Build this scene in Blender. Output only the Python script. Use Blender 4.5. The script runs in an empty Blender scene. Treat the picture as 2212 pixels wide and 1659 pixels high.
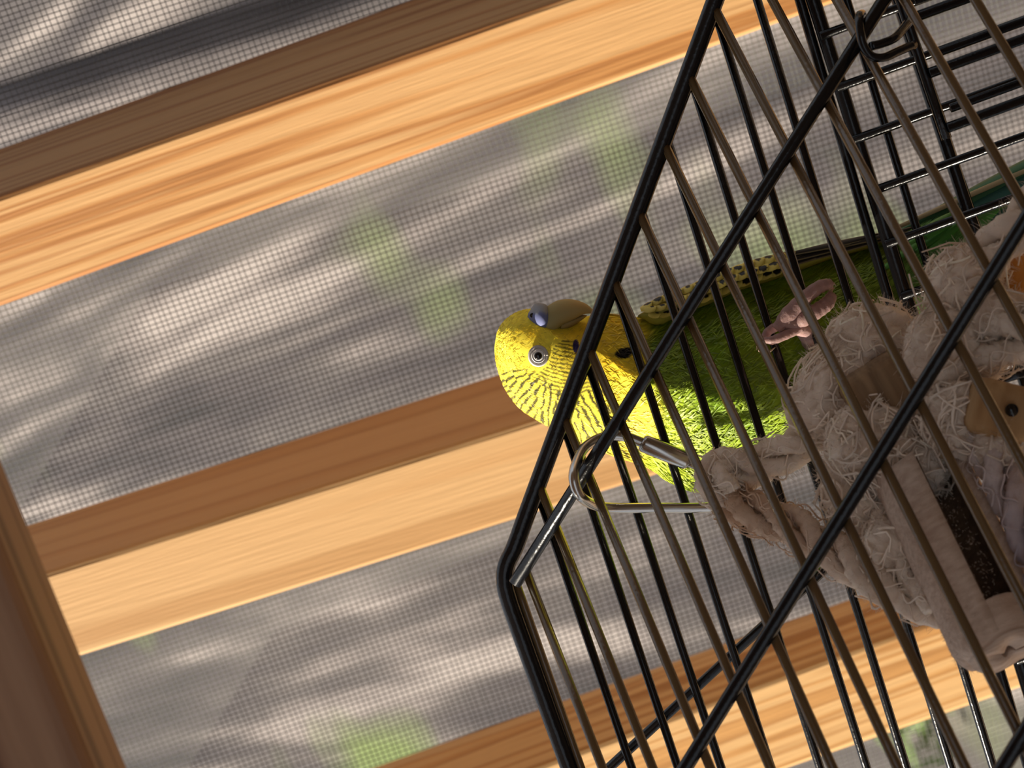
import bpy, math, random
import numpy as np
from mathutils import Vector, Matrix, noise

random.seed(7); rng = np.random.default_rng(7)
sc = bpy.context.scene
COL = sc.collection

# ------------------------------------------------------------------ camera
W, H, F = 2212.0, 1659.0, 5000.0
CAM = Vector((0, 0, 1.10))
ROLL = math.radians(20.0)
XC = Vector((-math.sin(ROLL), 0, -math.cos(ROLL)))      # image right
YC = Vector((math.cos(ROLL), 0, -math.sin(ROLL)))       # image up
FW = Vector((0, 1, 0))                                  # forward
cd = bpy.data.cameras.new('camera'); cam = bpy.data.objects.new('camera', cd); COL.objects.link(cam)
cam.matrix_world = Matrix(((XC.x, YC.x, -FW.x, CAM.x), (XC.y, YC.y, -FW.y, CAM.y), (XC.z, YC.z, -FW.z, CAM.z), (0, 0, 0, 1)))
cd.sensor_fit = 'HORIZONTAL'; cd.sensor_width = 36.0; cd.lens = 36.0 * F / W
cd.clip_start = 0.02; cd.clip_end = 200
cd.dof.use_dof = True; cd.dof.focus_distance = 0.535; cd.dof.aperture_fstop = 27.0
sc.camera = cam
sc.view_settings.view_transform = 'Standard'; sc.view_settings.look = 'None'
sc.view_settings.gamma = 1.0; sc.view_settings.use_curve_mapping = False
sc.view_settings.exposure = 0.0

# ------------------------------------------------------------------ light
wd = bpy.data.worlds.new('sky'); sc.world = wd; wd.use_nodes = True
bg = wd.node_tree.nodes['Background']
bg.inputs['Color'].default_value = (0.76, 0.82, 0.92, 1); bg.inputs['Strength'].default_value = 0.88
sd = bpy.data.lights.new('sun', 'SUN'); sd.energy = 12.0; sd.angle = math.radians(0.55); sd.color = (1.0, 0.90, 0.74)
sun = bpy.data.objects.new('sun', sd); COL.objects.link(sun)
LSUN = Vector((-0.69, -0.05, 0.70)).normalized()         # towards the sun
sun.rotation_euler = LSUN.to_track_quat('Z', 'Y').to_euler()
sun.location = (-2, -1, 4)

# ------------------------------------------------------------------ helpers
def ray(px, py):
    return XC * ((px - W / 2) / F) - YC * ((py - H / 2) / F) + FW
def P(px, py, d):
    return CAM + ray(px, py) * d
def Pn(uv, d):                                           # numpy: uv (n,2), depth (n,)
    a = ((uv[:, 0] - W / 2) / F)[:, None] * np.array(XC); b = ((uv[:, 1] - H / 2) / F)[:, None] * np.array(YC)
    return np.array(CAM) + (a - b + np.array(FW)) * d[:, None]

def link(o, parent=None, **props):
    COL.objects.link(o)
    if parent is not None: o.parent = parent
    for k, v in props.items(): o[k] = v
    return o
def mesh(name, verts, faces, mat=None, parent=None, smooth=True, cols=None, **props):
    me = bpy.data.meshes.new(name)
    me.from_pydata([tuple(v) for v in verts], [], [tuple(f) for f in faces])
    if smooth: me.polygons.foreach_set('use_smooth', [True] * len(me.polygons))
    if cols is not None:
        at = me.color_attributes.new('Col', 'FLOAT_COLOR', 'POINT')
        c = np.ones((len(verts), 4), dtype=np.float32); c[:, :3] = cols
        at.data.foreach_set('color', c.ravel())
    me.update()
    if mat is not None: me.materials.append(mat)
    return link(bpy.data.objects.new(name, me), parent, **props)
def empty(name, loc, **props):
    o = bpy.data.objects.new(name, None); o.location = loc; o.empty_display_size = 0.02
    return link(o, None, **props)
def under(o, root):                                      # parent while keeping world placement
    o.parent = root; o.matrix_parent_inverse = root.matrix_world.inverted(); return o

class MB:
    def __init__(s): s.v = []; s.f = []; s.c = []
    def add(s, v, f, c=None):
        n = len(s.v); s.v += [tuple(x) for x in v]; s.f += [tuple(i + n for i in q) for q in f]
        if c is not None: s.c += [tuple(c)] * len(v) if np.ndim(c) == 1 else [tuple(x) for x in c]
    def tube(s, pts, rad, n=8, cap=True, c=None, flat=None):
        pts = [Vector(p) for p in pts]; m = len(pts)
        if not hasattr(rad, '__len__'): rad = [rad] * m
        v = []; f = []; prev = None
        for i in range(m):
            t = (pts[min(i + 1, m - 1)] - pts[max(i - 1, 0)])
            t = t.normalized() if t.length > 1e-12 else Vector((0, 0, 1))
            if prev is None:
                a = Vector((0, 0, 1)) if abs(t.z) < .9 else Vector((1, 0, 0))
                nx = t.cross(a).normalized()
            else:
                nx = (prev - t * prev.dot(t)); nx = nx.normalized() if nx.length > 1e-9 else t.orthogonal().normalized()
            prev = nx; ny = t.cross(nx)
            for k in range(n):
                a = 2 * math.pi * k / n
                v.append(pts[i] + (nx * math.cos(a) + ny * math.sin(a)) * rad[i])
        for i in range(m - 1):
            for k in range(n):
                k2 = (k + 1) % n
                f.append((i * n + k, i * n + k2, (i + 1) * n + k2, (i + 1) * n + k))
        if cap:
            f.append(tuple(range(n - 1, -1, -1))); f.append(tuple((m - 1) * n + k for k in range(n)))
        s.add(v, f, c)
    def box(s, c, ax, ay, az):
        c = Vector(c); v = [c + ax * i + ay * j + az * k for i in (-1, 1) for j in (-1, 1) for k in (-1, 1)]
        s.add(v, [(0, 1, 3, 2), (4, 6, 7, 5), (0, 4, 5, 1), (2, 3, 7, 6), (0, 2, 6, 4), (1, 5, 7, 3)])
    def build(s, name, mat, parent=None, smooth=True, **props):
        o = mesh(name, s.v, s.f, mat, None, smooth, np.array(s.c) if s.c else None, **props)
        if parent is not None: under(o, parent)
        return o
def spline(pts, n=8):                                    # Catmull-Rom through Vectors
    pts = [Vector(p) for p in pts]; q = [pts[0] * 2 - pts[1]] + pts + [pts[-1] * 2 - pts[-2]]; out = []
    for i in range(1, len(q) - 2):
        for k in range(n):
            t = k / n; a, b, c, d = q[i - 1], q[i], q[i + 1], q[i + 2]
            out.append(0.5 * ((2 * b) + (c - a) * t + (2 * a - 5 * b + 4 * c - d) * t * t + (3 * b - a - 3 * c + d) * t ** 3))
    out.append(pts[-1]); return out

# ------------------------------------------------------------------ materials
def mat(name, base=(.5, .5, .5), rough=.5, metal=0.0, **kw):
    m = bpy.data.materials.new(name); m.use_nodes = True
    b = m.node_tree.nodes['Principled BSDF']
    b.inputs['Base Color'].default_value = (*base, 1); b.inputs['Roughness'].default_value = rough; b.inputs['Metallic'].default_value = metal
    for k, v in kw.items(): b.inputs[k].default_value = v
    return m
def nd(m, typ, **kw):
    n = m.node_tree.nodes.new(typ)
    for k, v in kw.items():
        if hasattr(n, k): setattr(n, k, v)
        else: n.inputs[k].default_value = v
    return n
def lk(m, a, ao, b, bi): m.node_tree.links.new(a.outputs[ao], b.inputs[bi])
def ramp(m, stops):
    r = nd(m, 'ShaderNodeValToRGB'); e = r.color_ramp.elements
    while len(e) < len(stops): e.new(0.5)
    for i, (p, c) in enumerate(stops): e[i].position = p; e[i].color = (*c, 1)
    return r
def bump(m, src, out, strength, dist):
    b = nd(m, 'ShaderNodeBump'); b.inputs['Strength'].default_value = strength; b.inputs['Distance'].default_value = dist
    lk(m, src, out, b, 'Height'); lk(m, b, 'Normal', m.node_tree.nodes['Principled BSDF'], 'Normal'); return b

def wood_mat(name, c0, c1, c2, freq, seed, contrast=1.0):
    """pine: growth bands running along local Z"""
    m = mat(name, c0, .55); B = m.node_tree.nodes['Principled BSDF']
    tc = nd(m, 'ShaderNodeTexCoord'); mp = nd(m, 'ShaderNodeMapping')
    mp.inputs['Scale'].default_value = (freq, freq, freq * .018); mp.inputs['Location'].default_value = (seed, seed * 1.7, seed * .3)
    lk(m, tc, 'Object', mp, 'Vector')
    n1 = nd(m, 'ShaderNodeTexNoise'); n1.inputs['Scale'].default_value = 1.0; n1.inputs['Detail'].default_value = 2.0; n1.inputs['Roughness'].default_value = .45
    lk(m, mp, 'Vector', n1, 'Vector')
    r = ramp(m, [(.30, c1), (.36, c2), (.39, c0), (.47, c0), (.52, c1), (.545, c2), (.57, c0), (.64, c0), (.68, c2)])
    lk(m, n1, 'Fac', r, 'Fac')
    mp2 = nd(m, 'ShaderNodeMapping'); mp2.inputs['Scale'].default_value = (900, 900, 40); lk(m, tc, 'Object', mp2, 'Vector')
    n2 = nd(m, 'ShaderNodeTexNoise'); n2.inputs['Scale'].default_value = 1.0; n2.inputs['Detail'].default_value = 3.0; lk(m, mp2, 'Vector', n2, 'Vector')
    r2 = ramp(m, [(.3, (.78, .74, .70)), (.7, (1, 1, 1))]); lk(m, n2, 'Fac', r2, 'Fac')
    mx = nd(m, 'ShaderNodeMixRGB', blend_type='MULTIPLY'); mx.inputs['Fac'].default_value = .55 * contrast
    lk(m, r, 'Color', mx, 'Color1'); lk(m, r2, 'Color', mx, 'Color2'); lk(m, mx, 'Color', B, 'Base Color')
    bump(m, n2, 'Fac', .25, .0006)
    return m
M = {}
M['pine'] = wood_mat('pine', (0.648, 0.380, 0.162), (0.551, 0.268, 0.086), (0.404, 0.170, 0.045), 120, 3.1)
M['pine_plain'] = wood_mat('pine_plain', (0.599, 0.364, 0.162), (0.567, 0.324, 0.133), (0.485, 0.268, 0.102), 46, 8.4, .5)
M['pine_b'] = wood_mat('pine_b', (0.664, 0.413, 0.178), (0.567, 0.300, 0.097), (0.420, 0.203, 0.056), 105, 12.9)
M['rail'] = wood_mat('rail_wood', (.42, .24, .13), (.30, .15, .075), (.20, .10, .05), 60, 5.5)
M['deck'] = wood_mat('deck_wood', (.44, .29, .16), (.36, .22, .11), (.25, .15, .08), 14, 2.2)

def metal_mat(name, base, rough, spec=.5):
    m = mat(name, base, rough); B = m.node_tree.nodes['Principled BSDF']
    B.inputs['Specular IOR Level'].default_value = spec
    tc = nd(m, 'ShaderNodeTexCoord'); n = nd(m, 'ShaderNodeTexNoise'); n.inputs['Scale'].default_value = 900; n.inputs['Detail'].default_value = 3
    lk(m, tc, 'Object', n, 'Vector'); bump(m, n, 'Fac', .18, .0004)
    return m
M['black'] = metal_mat('black_enamel', (.005, .005, .006), .21, .36)
M['wire'] = metal_mat('wire_reflection_tint', (.125, .078, .034), .18, .5)  # brown base colour stands in for warm timber reflections on black wire
M['link'] = mat('nickel_link', (.52, .49, .45), .24, 1.0)
M['screen'] = mat('screen_fibreglass', (.11, .115, .105), .5)
M['tray'] = mat('tray_plastic', (.05, .05, .055), .5)

def vc_mat(name, rough, bumpscale=None, trans=0.0, spec=.3):
    m = mat(name, (.5, .5, .5), rough); B = m.node_tree.nodes['Principled BSDF']
    a = nd(m, 'ShaderNodeVertexColor', layer_name='Col'); lk(m, a, 'Color', B, 'Base Color')
    B.inputs['Specular IOR Level'].default_value = spec
    if trans:
        B.inputs['Subsurface Weight'].default_value = trans
        B.inputs['Subsurface Radius'].default_value = (1, .6, .2); B.inputs['Subsurface Scale'].default_value = .002
    if bumpscale:
        tc = nd(m, 'ShaderNodeTexCoord'); mp = nd(m, 'ShaderNodeMapping'); mp.inputs['Scale'].default_value = bumpscale
        lk(m, tc, 'Object', mp, 'Vector'); n = nd(m, 'ShaderNodeTexNoise'); n.inputs['Scale'].default_value = 1; n.inputs['Detail'].default_value = 3
        lk(m, mp, 'Vector', n, 'Vector'); bump(m, n, 'Fac', .3, .0006)
    return m
M['plumage'] = vc_mat('plumage', .8, None, .15, .1)
M['feather'] = vc_mat('feather', .5, None, 0, .35)
M['skin'] = vc_mat('foot_skin', .5, (1500, 1500, 1500), .25)
M['beak'] = vc_mat('beak_horn', .6, None, .1, .12)
M['rope'] = vc_mat('cotton_rope', .95, (1600, 1600, 1600), .1, .05)
M['fibre'] = vc_mat('cotton_fibre', .95, None, 0, .05)
M['eyewhite'] = mat('iris_white', (.90, .88, .84), .25)
M['eyering'] = mat('eyelid_grey', (.50, .46, .42), .55)
M['pupil'] = mat('pupil_black', (.006, .005, .005), .06)

# ================================================================== SETTING
YAW = math.radians(22.0)
WN = Vector((-math.sin(YAW), -math.cos(YAW), 0))          # wall normal, towards the room
WT = Vector((math.cos(YAW), -math.sin(YAW), 0))           # along the wall, to the right
UP = Vector((0, 0, 1))
WALL0 = CAM + FW * 0.72
def onwall(px, py, off=0.0):                              # pixel ray on the plane `off` metres in front of the screen
    r = ray(px, py); p0 = WALL0 + WN * off
    return CAM + r * ((p0 - CAM).dot(WN) / r.dot(WN))

def ray_line(x0, y0, sl, off, xs):
    return [onwall(x, y0 + sl * (x - x0), off) for x in xs]
def stud(name, material, top, edge, bot, x0, x1, label, off=0.030):
    """prism: back edge (image top), front right edge, front left edge given as pixel lines (x, y, slope)"""
    xs = (x0, x1)
    br = ray_line(*top, .0008, xs); fr = ray_line(*edge, off, xs); fl = ray_line(*bot, off, xs)
    bl = [p - WN * (off - .0008) for p in fl]
    org = (fr[0] + fr[1]) * .5
    ax = (fr[1] - fr[0]).normalized(); R = ax.to_track_quat('Z', 'Y').to_matrix().to_4x4(); R.translation = org
    Ri = R.inverted(); e = .0012
    def ease(i):                                           # eased front corners
        a, b = fr[i], fl[i]; d = (b - a).normalized(); bk = (br[i] - a).normalized()
        return [br[i], a + bk * e * 1.3, a + d * e * .35 + bk * e * .35, a + d * e * 1.3, b - d * e * 1.3, b - d * e * .35 - WN * e * .35, b - WN * e * 1.3, bl[i]]
    r0, r1 = ease(0), ease(1); n = len(r0)
    v = [Ri @ p for p in r0 + r1]
    f = [(k, (k + 1) % n, n + (k + 1) % n, n + k) for k in range(n)] + [tuple(range(n - 1, -1, -1)), tuple(range(n, 2 * n))]
    o = mesh(name, v, f, material, None, False, kind='structure')
    o.matrix_world = R; o['label'] = label
    return o
stud('trim_1', M['pine'], (0, 322, -.3617), (0, 424, -.350), (0, 664, -.364), -320, 3500, 'striped pine upright passing behind the upper end of the cage')
stud('trim_2', M['pine_plain'], (24, 1147, -.3205), (54, 1254, -.313), (108, 1440, -.3146), 18, 3400, 'plain honey pine upright behind the bird')
stud('trim_3', M['pine_b'], (812, 1657, -.353), (1183, 1650, -.369), (1793, 1630, -.346), 300, 3500, 'banded pine upright behind the toy rope and lower bars')

# cross rail at the head of the screen and the header above it, both fixed to the uprights
DR = .385
ra = P(-478, 0, DR); rb = P(600, 2628, DR)
rt = (rb - ra).normalized(); ru_ = Vector((-rt.z, 0, rt.x)); ru_ = ru_ if ru_.z > 0 else -ru_
ra2, rb2 = ra - rt * .8, rb + rt * .8
R = Matrix(((ru_.x, 0, rt.x, ra2.x), (ru_.y, 1, rt.y, ra2.y), (ru_.z, 0, rt.z, ra2.z), (0, 0, 0, 1)))
Lr = (rb2 - ra2).length
b = MB(); b.box(Vector((.03, .012, Lr / 2)), Vector((.03, 0, 0)), Vector((0, .014, 0)), Vector((0, 0, Lr / 2)))
o = mesh('trim_4', b.v, b.f, M['rail'], None, False, kind='structure', label='dark brown horizontal rail above the cage'); o.matrix_world = R
bv = o.modifiers.new('ease', 'BEVEL'); bv.width = .003; bv.segments = 3

# insect screen: woven threads, two directions
sm = MB()
def thread(p0, p1, r, ph, nseg=32):
    d = p1 - p0; L = d.length; t = d / L; side = t.cross(WN)
    ring = []
    for i in range(nseg + 1):
        a = i / nseg
        wob = .00022 * noise.noise(Vector((ph * 3.1, a * 6, 0))) + .0003 * noise.noise(Vector((ph * .35, a * 2.2, 5)))
        c = p0 + t * (L * a) + side * wob + WN * (.00012 * math.sin(a * 40 + ph))
        ring.append(c)
    sm.tube(ring, r, 3, False)
a0 = math.radians(-1.6)
sx = (WT * math.cos(a0) + UP * math.sin(a0)); sz = (UP * math.cos(a0) - WT * math.sin(a0))
half = .275; pitch = .00172; N = int(half / pitch)
oc = WALL0 - WN * .0012
for i in range(-N, N + 1):
    jit = random.uniform(-.00012, .00012)
    thread(oc + sx * (i * pitch + jit) - sz * half, oc + sx * (i * pitch + jit) + sz * half, .000165, i * 1.7)
    thread(oc + sz * (i * pitch * 1.06 + jit) - sx * half, oc + sz * (i * pitch * 1.06 + jit) + sx * half, .000150, i * 2.3 + 40)
scr = sm.build('insect_screen', M['screen'], None, True, label='grey woven insect screen stretched behind the pine uprights', category='screen')

# added roof slab, unseen: its edge keeps the near side of the cage in shade
ZC = CAM.z + 1.15; YE = .521 + LSUN.y / LSUN.z * 1.21
b = MB(); b.box(Vector((0, YE - 1.6, ZC + .03)), Vector((4, 0, 0)), Vector((0, 1.6, 0)), Vector((0, 0, .03)))
b.build('shade_ceiling', M['deck'], None, False, kind='structure', label='unseen boarded porch roof added to shade the near cage')
b = MB(); b.box(Vector((.80, -1.06, (ZC + CAM.z - .46) / 2)), Vector((.03, 0, 0)), Vector((0, 1.44, 0)), Vector((0, 0, (ZC - CAM.z + .46) / 2)))  # unseen side wall, added to block ambient light from the right
b.build('shade_wall_right', M['deck'], None, False, kind='structure', label='unseen brown timber wall added to block light from the right')
# porch floor
fb = MB(); zf = CAM.z - .46
floor = mesh('floor', [(-3, -2.5, zf), (3, -2.5, zf), (3, .9, zf), (-3, .9, zf), (-3, -2.5, zf - .04), (3, -2.5, zf - .04), (3, .9, zf - .04), (-3, .9, zf - .04)],
             [(0, 1, 2, 3), (7, 6, 5, 4), (0, 4, 5, 1), (1, 5, 6, 2), (2, 6, 7, 3), (3, 7, 4, 0)], M['deck'], None, False, kind='structure', label='brown timber porch floor')

# ------------------------------------------------------------------ outdoors: hillside, trees, shrubs
m = mat('dappled_litter', (.3, .27, .25), .9); B = m.node_tree.nodes['Principled BSDF']
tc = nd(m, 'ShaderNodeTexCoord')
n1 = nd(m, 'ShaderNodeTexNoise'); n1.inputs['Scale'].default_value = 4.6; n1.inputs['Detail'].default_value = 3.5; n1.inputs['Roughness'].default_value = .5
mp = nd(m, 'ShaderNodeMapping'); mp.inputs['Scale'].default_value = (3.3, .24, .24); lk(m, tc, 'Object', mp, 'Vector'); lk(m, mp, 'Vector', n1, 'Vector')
r1 = ramp(m, [(.34, (0.022, 0.020, 0.022)), (.45, (0.052, 0.044, 0.046)), (.54, (0.085, 0.074, 0.071)), (.60, (0.162, 0.139, 0.130)), (.67, (0.269, 0.234, 0.215))]); lk(m, n1, 'Fac', r1, 'Fac')  # leaf tones, with dappled sun and shade painted in as streaks
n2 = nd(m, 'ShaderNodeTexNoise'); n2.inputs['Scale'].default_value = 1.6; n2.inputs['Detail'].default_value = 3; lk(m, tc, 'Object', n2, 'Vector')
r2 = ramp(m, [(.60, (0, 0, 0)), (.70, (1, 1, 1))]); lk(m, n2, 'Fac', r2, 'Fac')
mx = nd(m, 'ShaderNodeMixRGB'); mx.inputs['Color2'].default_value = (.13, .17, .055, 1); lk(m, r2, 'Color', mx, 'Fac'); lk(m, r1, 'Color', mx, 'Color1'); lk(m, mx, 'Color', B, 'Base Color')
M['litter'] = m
gv = []; gf = []; nx, ny = 60, 50
for j in range(ny + 1):
    for i in range(nx + 1):
        x = -9 + 18 * i / nx; y = 1.2 + 9.5 * j / ny
        z = zf - .25 + max(0, y - 1.9) * .72 + .18 * noise.noise(Vector((x * .8, y * .8, 0))) + .06 * noise.noise(Vector((x * 3, y * 3, 2)))
        gv.append((x, y, z))
for j in range(ny):
    for i in range(nx):
        a = j * (nx + 1) + i; gf.append((a, a + 1, a + nx + 2, a + nx + 1))
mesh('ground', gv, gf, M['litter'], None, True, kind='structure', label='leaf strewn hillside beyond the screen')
def ground_z(x, y): return zf - .25 + max(0, y - 1.9) * .72 + .18 * noise.noise(Vector((x * .8, y * .8, 0)))

m = mat('bark', (.2, .18, .17), .9); B = m.node_tree.nodes['Principled BSDF']; tc = nd(m, 'ShaderNodeTexCoord'); mp = nd(m, 'ShaderNodeMapping'); mp.inputs['Scale'].default_value = (26, 26, 3)
n1 = nd(m, 'ShaderNodeTexNoise'); n1.inputs['Scale'].default_value = 1; n1.inputs['Detail'].default_value = 4
lk(m, tc, 'Object', mp, 'Vector'); lk(m, mp, 'Vector', n1, 'Vector'); r1 = ramp(m, [(.35, (.05, .043, .045)), (.5, (.13, .115, .115)), (.66, (.25, .22, .215))]); lk(m, n1, 'Fac', r1, 'Fac'); lk(m, r1, 'Color', B, 'Base Color')
bump(m, n1, 'Fac', .8, .03); M['bark'] = m
m = mat('shrub_leaf', (.10, .16, .03), .6); M['leaf'] = m
trees = [(.50, 2.75, .034), (.86, 3.0, .05)]
desc = ['slim grey trunk', 'broad rough barked tree', 'slender brown-grey tree', 'broad grey tree', 'tall grey tree uphill', 'far thick tree on the upper slope']
for k, (x, y, r) in enumerate(trees):
    z0 = ground_z(x, y) - .05
    t = empty('tree', (x, y, z0), label=desc[k] + ' blurred beyond the insect screen', category='tree', group='trees on the hillside')
    b = MB(); pts = [Vector((x + .025 * math.sin(k + h * .7), y, z0 + h)) for h in np.linspace(0, 6, 9)]
    b.tube(pts, list(np.linspace(r, r * .7, 9)), 14); bpy.context.view_layer.update(); b.build('trunk', M['bark'], t)
for k, (x, y, s) in enumerate([(-.40, 2.15, .05), (-.24, 2.36, .04), (-.46, 2.45, .06)]):
    z0 = ground_z(x, y) - .02; b = MB()
    for q in range(240):
        p = Vector((random.gauss(0, s * .45), random.gauss(0, s * .45), abs(random.gauss(.5, .35)) * s))
        d1 = Vector((random.gauss(0, 1), random.gauss(0, 1), random.gauss(0, .6))).normalized() * .016; d2 = d1.orthogonal().normalized() * .007
        b.add([p + Vector((x, y, z0)) + w for w in (-d1, d2, d1, -d2)], [(0, 1, 2, 3)])
    b.build('shrub', M['leaf'], None, False, label=['low yellow-green shrub at the foot of the slope', 'small green sprout low on the slope behind the lower cage wires', 'leafy green shrub far from the trees'][k], category='shrub')

# ================================================================== BIRD CAGE
cage = empty('bird_cage', P(1900, 1100, .53) * 1.0, label='black wire bird cage with sloping wire front', category='cage')
cage.location = Vector((P(1900, 1100, .53).x, .53, zf)); bpy.context.view_layer.update()
ZB = .530; PXM = ZB / F
GA = 3.4e-4
def zw(px, py): return 1.0 / (1.0 / ZB + GA * ((px - 1545) * .939 + py * .344))
def pw(px, py, dz=0): d = zw(px, py) + dz; return P(px, py, d)
RA, RB, RW, RWB = .0021, .00158, .00108, .00104
def rod(name, pts, r, m, n=10, **props):
    b = MB(); b.tube(pts, r, n); o = b.build(name, m, cage)
    for k, v in props.items(): o[k] = v
    return o
xA = lambda y: 1545 - .3665 * y
# frame rod: sloping edge, bend, top edge running out of frame
fr_pts = [P(xA(y), y, ZB) for y in (-420, 0, 500, 900, 1120)] + [P(x, y, ZB) for x, y in ((1112, 1182), (1094, 1222), (1091, 1262), (1104, 1310), (1124, 1366))] + [P(1230, 1659, ZB), P(1440, 2250, ZB)]
sp = [fr_pts[0], fr_pts[1], fr_pts[2], fr_pts[3]] + spline(fr_pts[4:10], 5) + fr_pts[10:]
rod('frame_rod', sp, RA, M['black'], 14)
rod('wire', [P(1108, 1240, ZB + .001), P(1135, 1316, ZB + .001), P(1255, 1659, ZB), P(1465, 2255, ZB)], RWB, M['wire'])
# far panel: near-horizontal wires from the sloping edge
x628 = [None, 1013, 1121, 1218, 1331, 1441, 1545, 1636, 1733, 1829]
slo = [None, 2.93, 3.0, 3.03, 3.08, 3.12, 3.15, 3.2, 3.2, 3.25]
for k in range(1, 10):
    s = slo[k]; X = x628[k]
    # x = X + (y-628)/s  meets  xA(y)
    y0 = (1545 - X + 628 / s) / (1 / s + .3665)
    ya = y0 + 3
    rod('wire', [P(X + (ya - 628) / s, ya, ZB + .0012), P(X + (2250 - 628) / s, 2250, ZB + .0012)], RWB, M['black'])
# cross bar of far panel
rod('cross_bar', [P(1060, 1894, ZB + .0034), P(1770, 1240, ZB + .0034), P(2010, 1019, ZB + .0034)], .00118, M['black'])
# double rail that closes the far panel, then upright bars below it
yy = (-330, 0, 650, 1250, 1659, 2250)
rod('frame_rod', [P(1728 + y / 3.36, y, ZB + .0006) for y in yy], .00125, M['black'])
rod('frame_rod', [P(1757 + y / 3.20, y, ZB - .0008) for y in yy], .0017, M['black'])
rod('wire', [P(1829 + y / 3.27, y, ZB + .0016) for y in yy], RWB, M['black'])
rod('frame_rod', [P(1940 + y / 3.0, y, ZB + .0016) for y in yy], .0016, M['black'])
for k in range(-3, 17):
    y0 = 78 + 112.5 * k; x0 = 1748 + y0 / 3.2
    top = P(x0, y0, ZB - .0030); b_ = Vector((top.x, top.y, zf + .035))
    rod('upright_bar', [top, b_], .00105, M['black'])
# front bars of the lower body, nearer
for k in range(-4, 3):
    y0 = 40 + 118 * k; x0 = 1955 + y0 / 3.0
    top = P(x0, y0, ZB - .020); b_ = Vector((top.x, top.y, zf + .035))
    rod('upright_bar', [top, b_], .00120, M['black'])
for k in range(-4, 3):
    y0 = 2 + 116 * k; x0 = 1975 + y0 / 3.0
    top = P(x0, y0, ZB - .010); b_ = Vector((top.x, top.y, zf + .035))
    rod('upright_bar', [top, b_], .00105, M['black'])
rod('frame_rod', [P(1945 + y / 3.0, y, ZB - .0185) for y in (-500, 0, 300)], .0012, M['black'])
# near sloping panel
VPX, VPY = -1900.0, -6600.0; ends = []
for k in range(0, 15):
    y0 = 1203 - 147.5 * k; x0 = xA(y0) + 10
    if k == 0: x0, y0 = 1132, 1222
    dx, dy = x0 - VPX, y0 - VPY
    ye = 2050; t = (ye - y0) / dy; xe = x0 + dx * t
    if xe > 2420: t = (2420 - x0) / dx; xe = 2420; ye = y0 + dy * t
    ends.append((xe, ye))
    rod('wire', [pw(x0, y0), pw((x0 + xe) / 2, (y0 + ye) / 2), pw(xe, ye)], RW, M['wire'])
rod('frame_rod', [pw(1225, 2050)] + [pw(x, y) for x, y in ends] , .0014, M['black'])
off = -.0023
rod('cross_bar', [pw(1112, 1261, off), pw(1512, 629, off), pw(2120, -332, off)], RB, M['black'], 12)
rod('cross_bar', [pw(1230, 2060, off), pw(1480, 1659, off), pw(2212, 480, off), pw(2400, 177, off)], RB, M['black'], 12)
rod('cross_bar', [pw(1960, 1990, off), pw(2190, 1620, off), pw(2420, 1250, off)], RB, M['black'], 12)
# latch hook over the first cross bar
lt = empty('x', (0, 0, 0)); bpy.data.objects.remove(lt)
rod('latch', spline([pw(1862, 30, .002), pw(1856, 36, -.006), pw(1858, 66, -.0075), pw(1866, 100, -.006), pw(1884, 122, -.003), pw(1910, 124, 0), pw(1938, 112, .004), pw(1975, 96, .010)], 5), .00098, M['black'])
rod('latch', spline([pw(1881, 100, -.003), pw(1905, 94, 0), pw(1935, 80, .004), pw(1965, 45, .012)], 5), .00098, M['black'])
# base tray standing on the floor
tb = MB(); tray_c = P(1700, 1900, .53); tb.box(Vector((-.03, .49, zf + .02)), Vector((.26, 0, 0)), Vector((0, .055, 0)), Vector((0, 0, .02)))
tr = tb.build('base_tray', M['tray'], cage, False); bv = tr.modifiers.new('b', 'BEVEL'); bv.width = .006; bv.segments = 3
for px, py in ((1440, 2250), (2070, 2250)):
    a = P(px, py, ZB); rod('frame_rod', [a, Vector((a.x, a.y, zf + .03))], .0018, M['black'])
# ================================================================== BUDGERIGAR
DB = .5555
PB = DB / F                                             # metres per pixel at the bird
bird = empty('budgerigar', P(1760, 720, .5345), label='green budgerigar with barred yellow head clinging upright to the cage wires', category='bird')
bpy.context.view_layer.update()
# outline stations: top edge, bottom edge (pixels), half thickness and depth offset (pixels)
ST = np.array([
 (1069, 742, 1068, 752, 6, 0), (1073, 722, 1070, 776, 34, 0), (1082, 702, 1078, 808, 62, 0), (1100, 684, 1092, 842, 86, 0), (1128, 670, 1120, 880, 104, 0),
 (1166, 668, 1164, 910, 115, 0), (1212, 690, 1215, 936, 120, 0), (1262, 684, 1270, 962, 122, 4), (1318, 678, 1330, 986, 130, 10),
 (1372, 686, 1392, 1006, 150, 14), (1440, 672, 1452, 1040, 176, 16), (1510, 640, 1512, 1060, 196, 14), (1600, 604, 1592, 1052, 204, 10),
 (1700, 574, 1690, 1008, 200, 6), (1800, 548, 1792, 942, 184, 0), (1884, 524, 1884, 850, 156, -4), (1956, 496, 1968, 742, 118, -10),
 (2024, 466, 2040, 640, 80, -14), (2084, 438, 2104, 560, 50, -14), (2140, 410, 2164, 500, 28, -12), (2190, 390, 2204, 440, 10, -10)], float)
def catmull(A, t):
    n = len(A); i = np.clip(np.floor(t).astype(int), 0, n - 2); f = (t - i)[:, None]
    a, b, c, d = A[np.clip(i - 1, 0, n - 1)], A[i], A[i + 1], A[np.clip(i + 2, 0, n - 1)]
    return .5 * (2 * b + (c - a) * f + (2 * a - 5 * b + 4 * c - d) * f ** 2 + (3 * b - a - 3 * c + d) * f ** 3)
tt = np.concatenate([np.linspace(0, 9, 250, endpoint=False), np.linspace(9, 20, 130)])
S = catmull(ST, tt); NS = len(tt); NA = 320
ang = np.linspace(0, 2 * np.pi, NA, endpoint=False)
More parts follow.
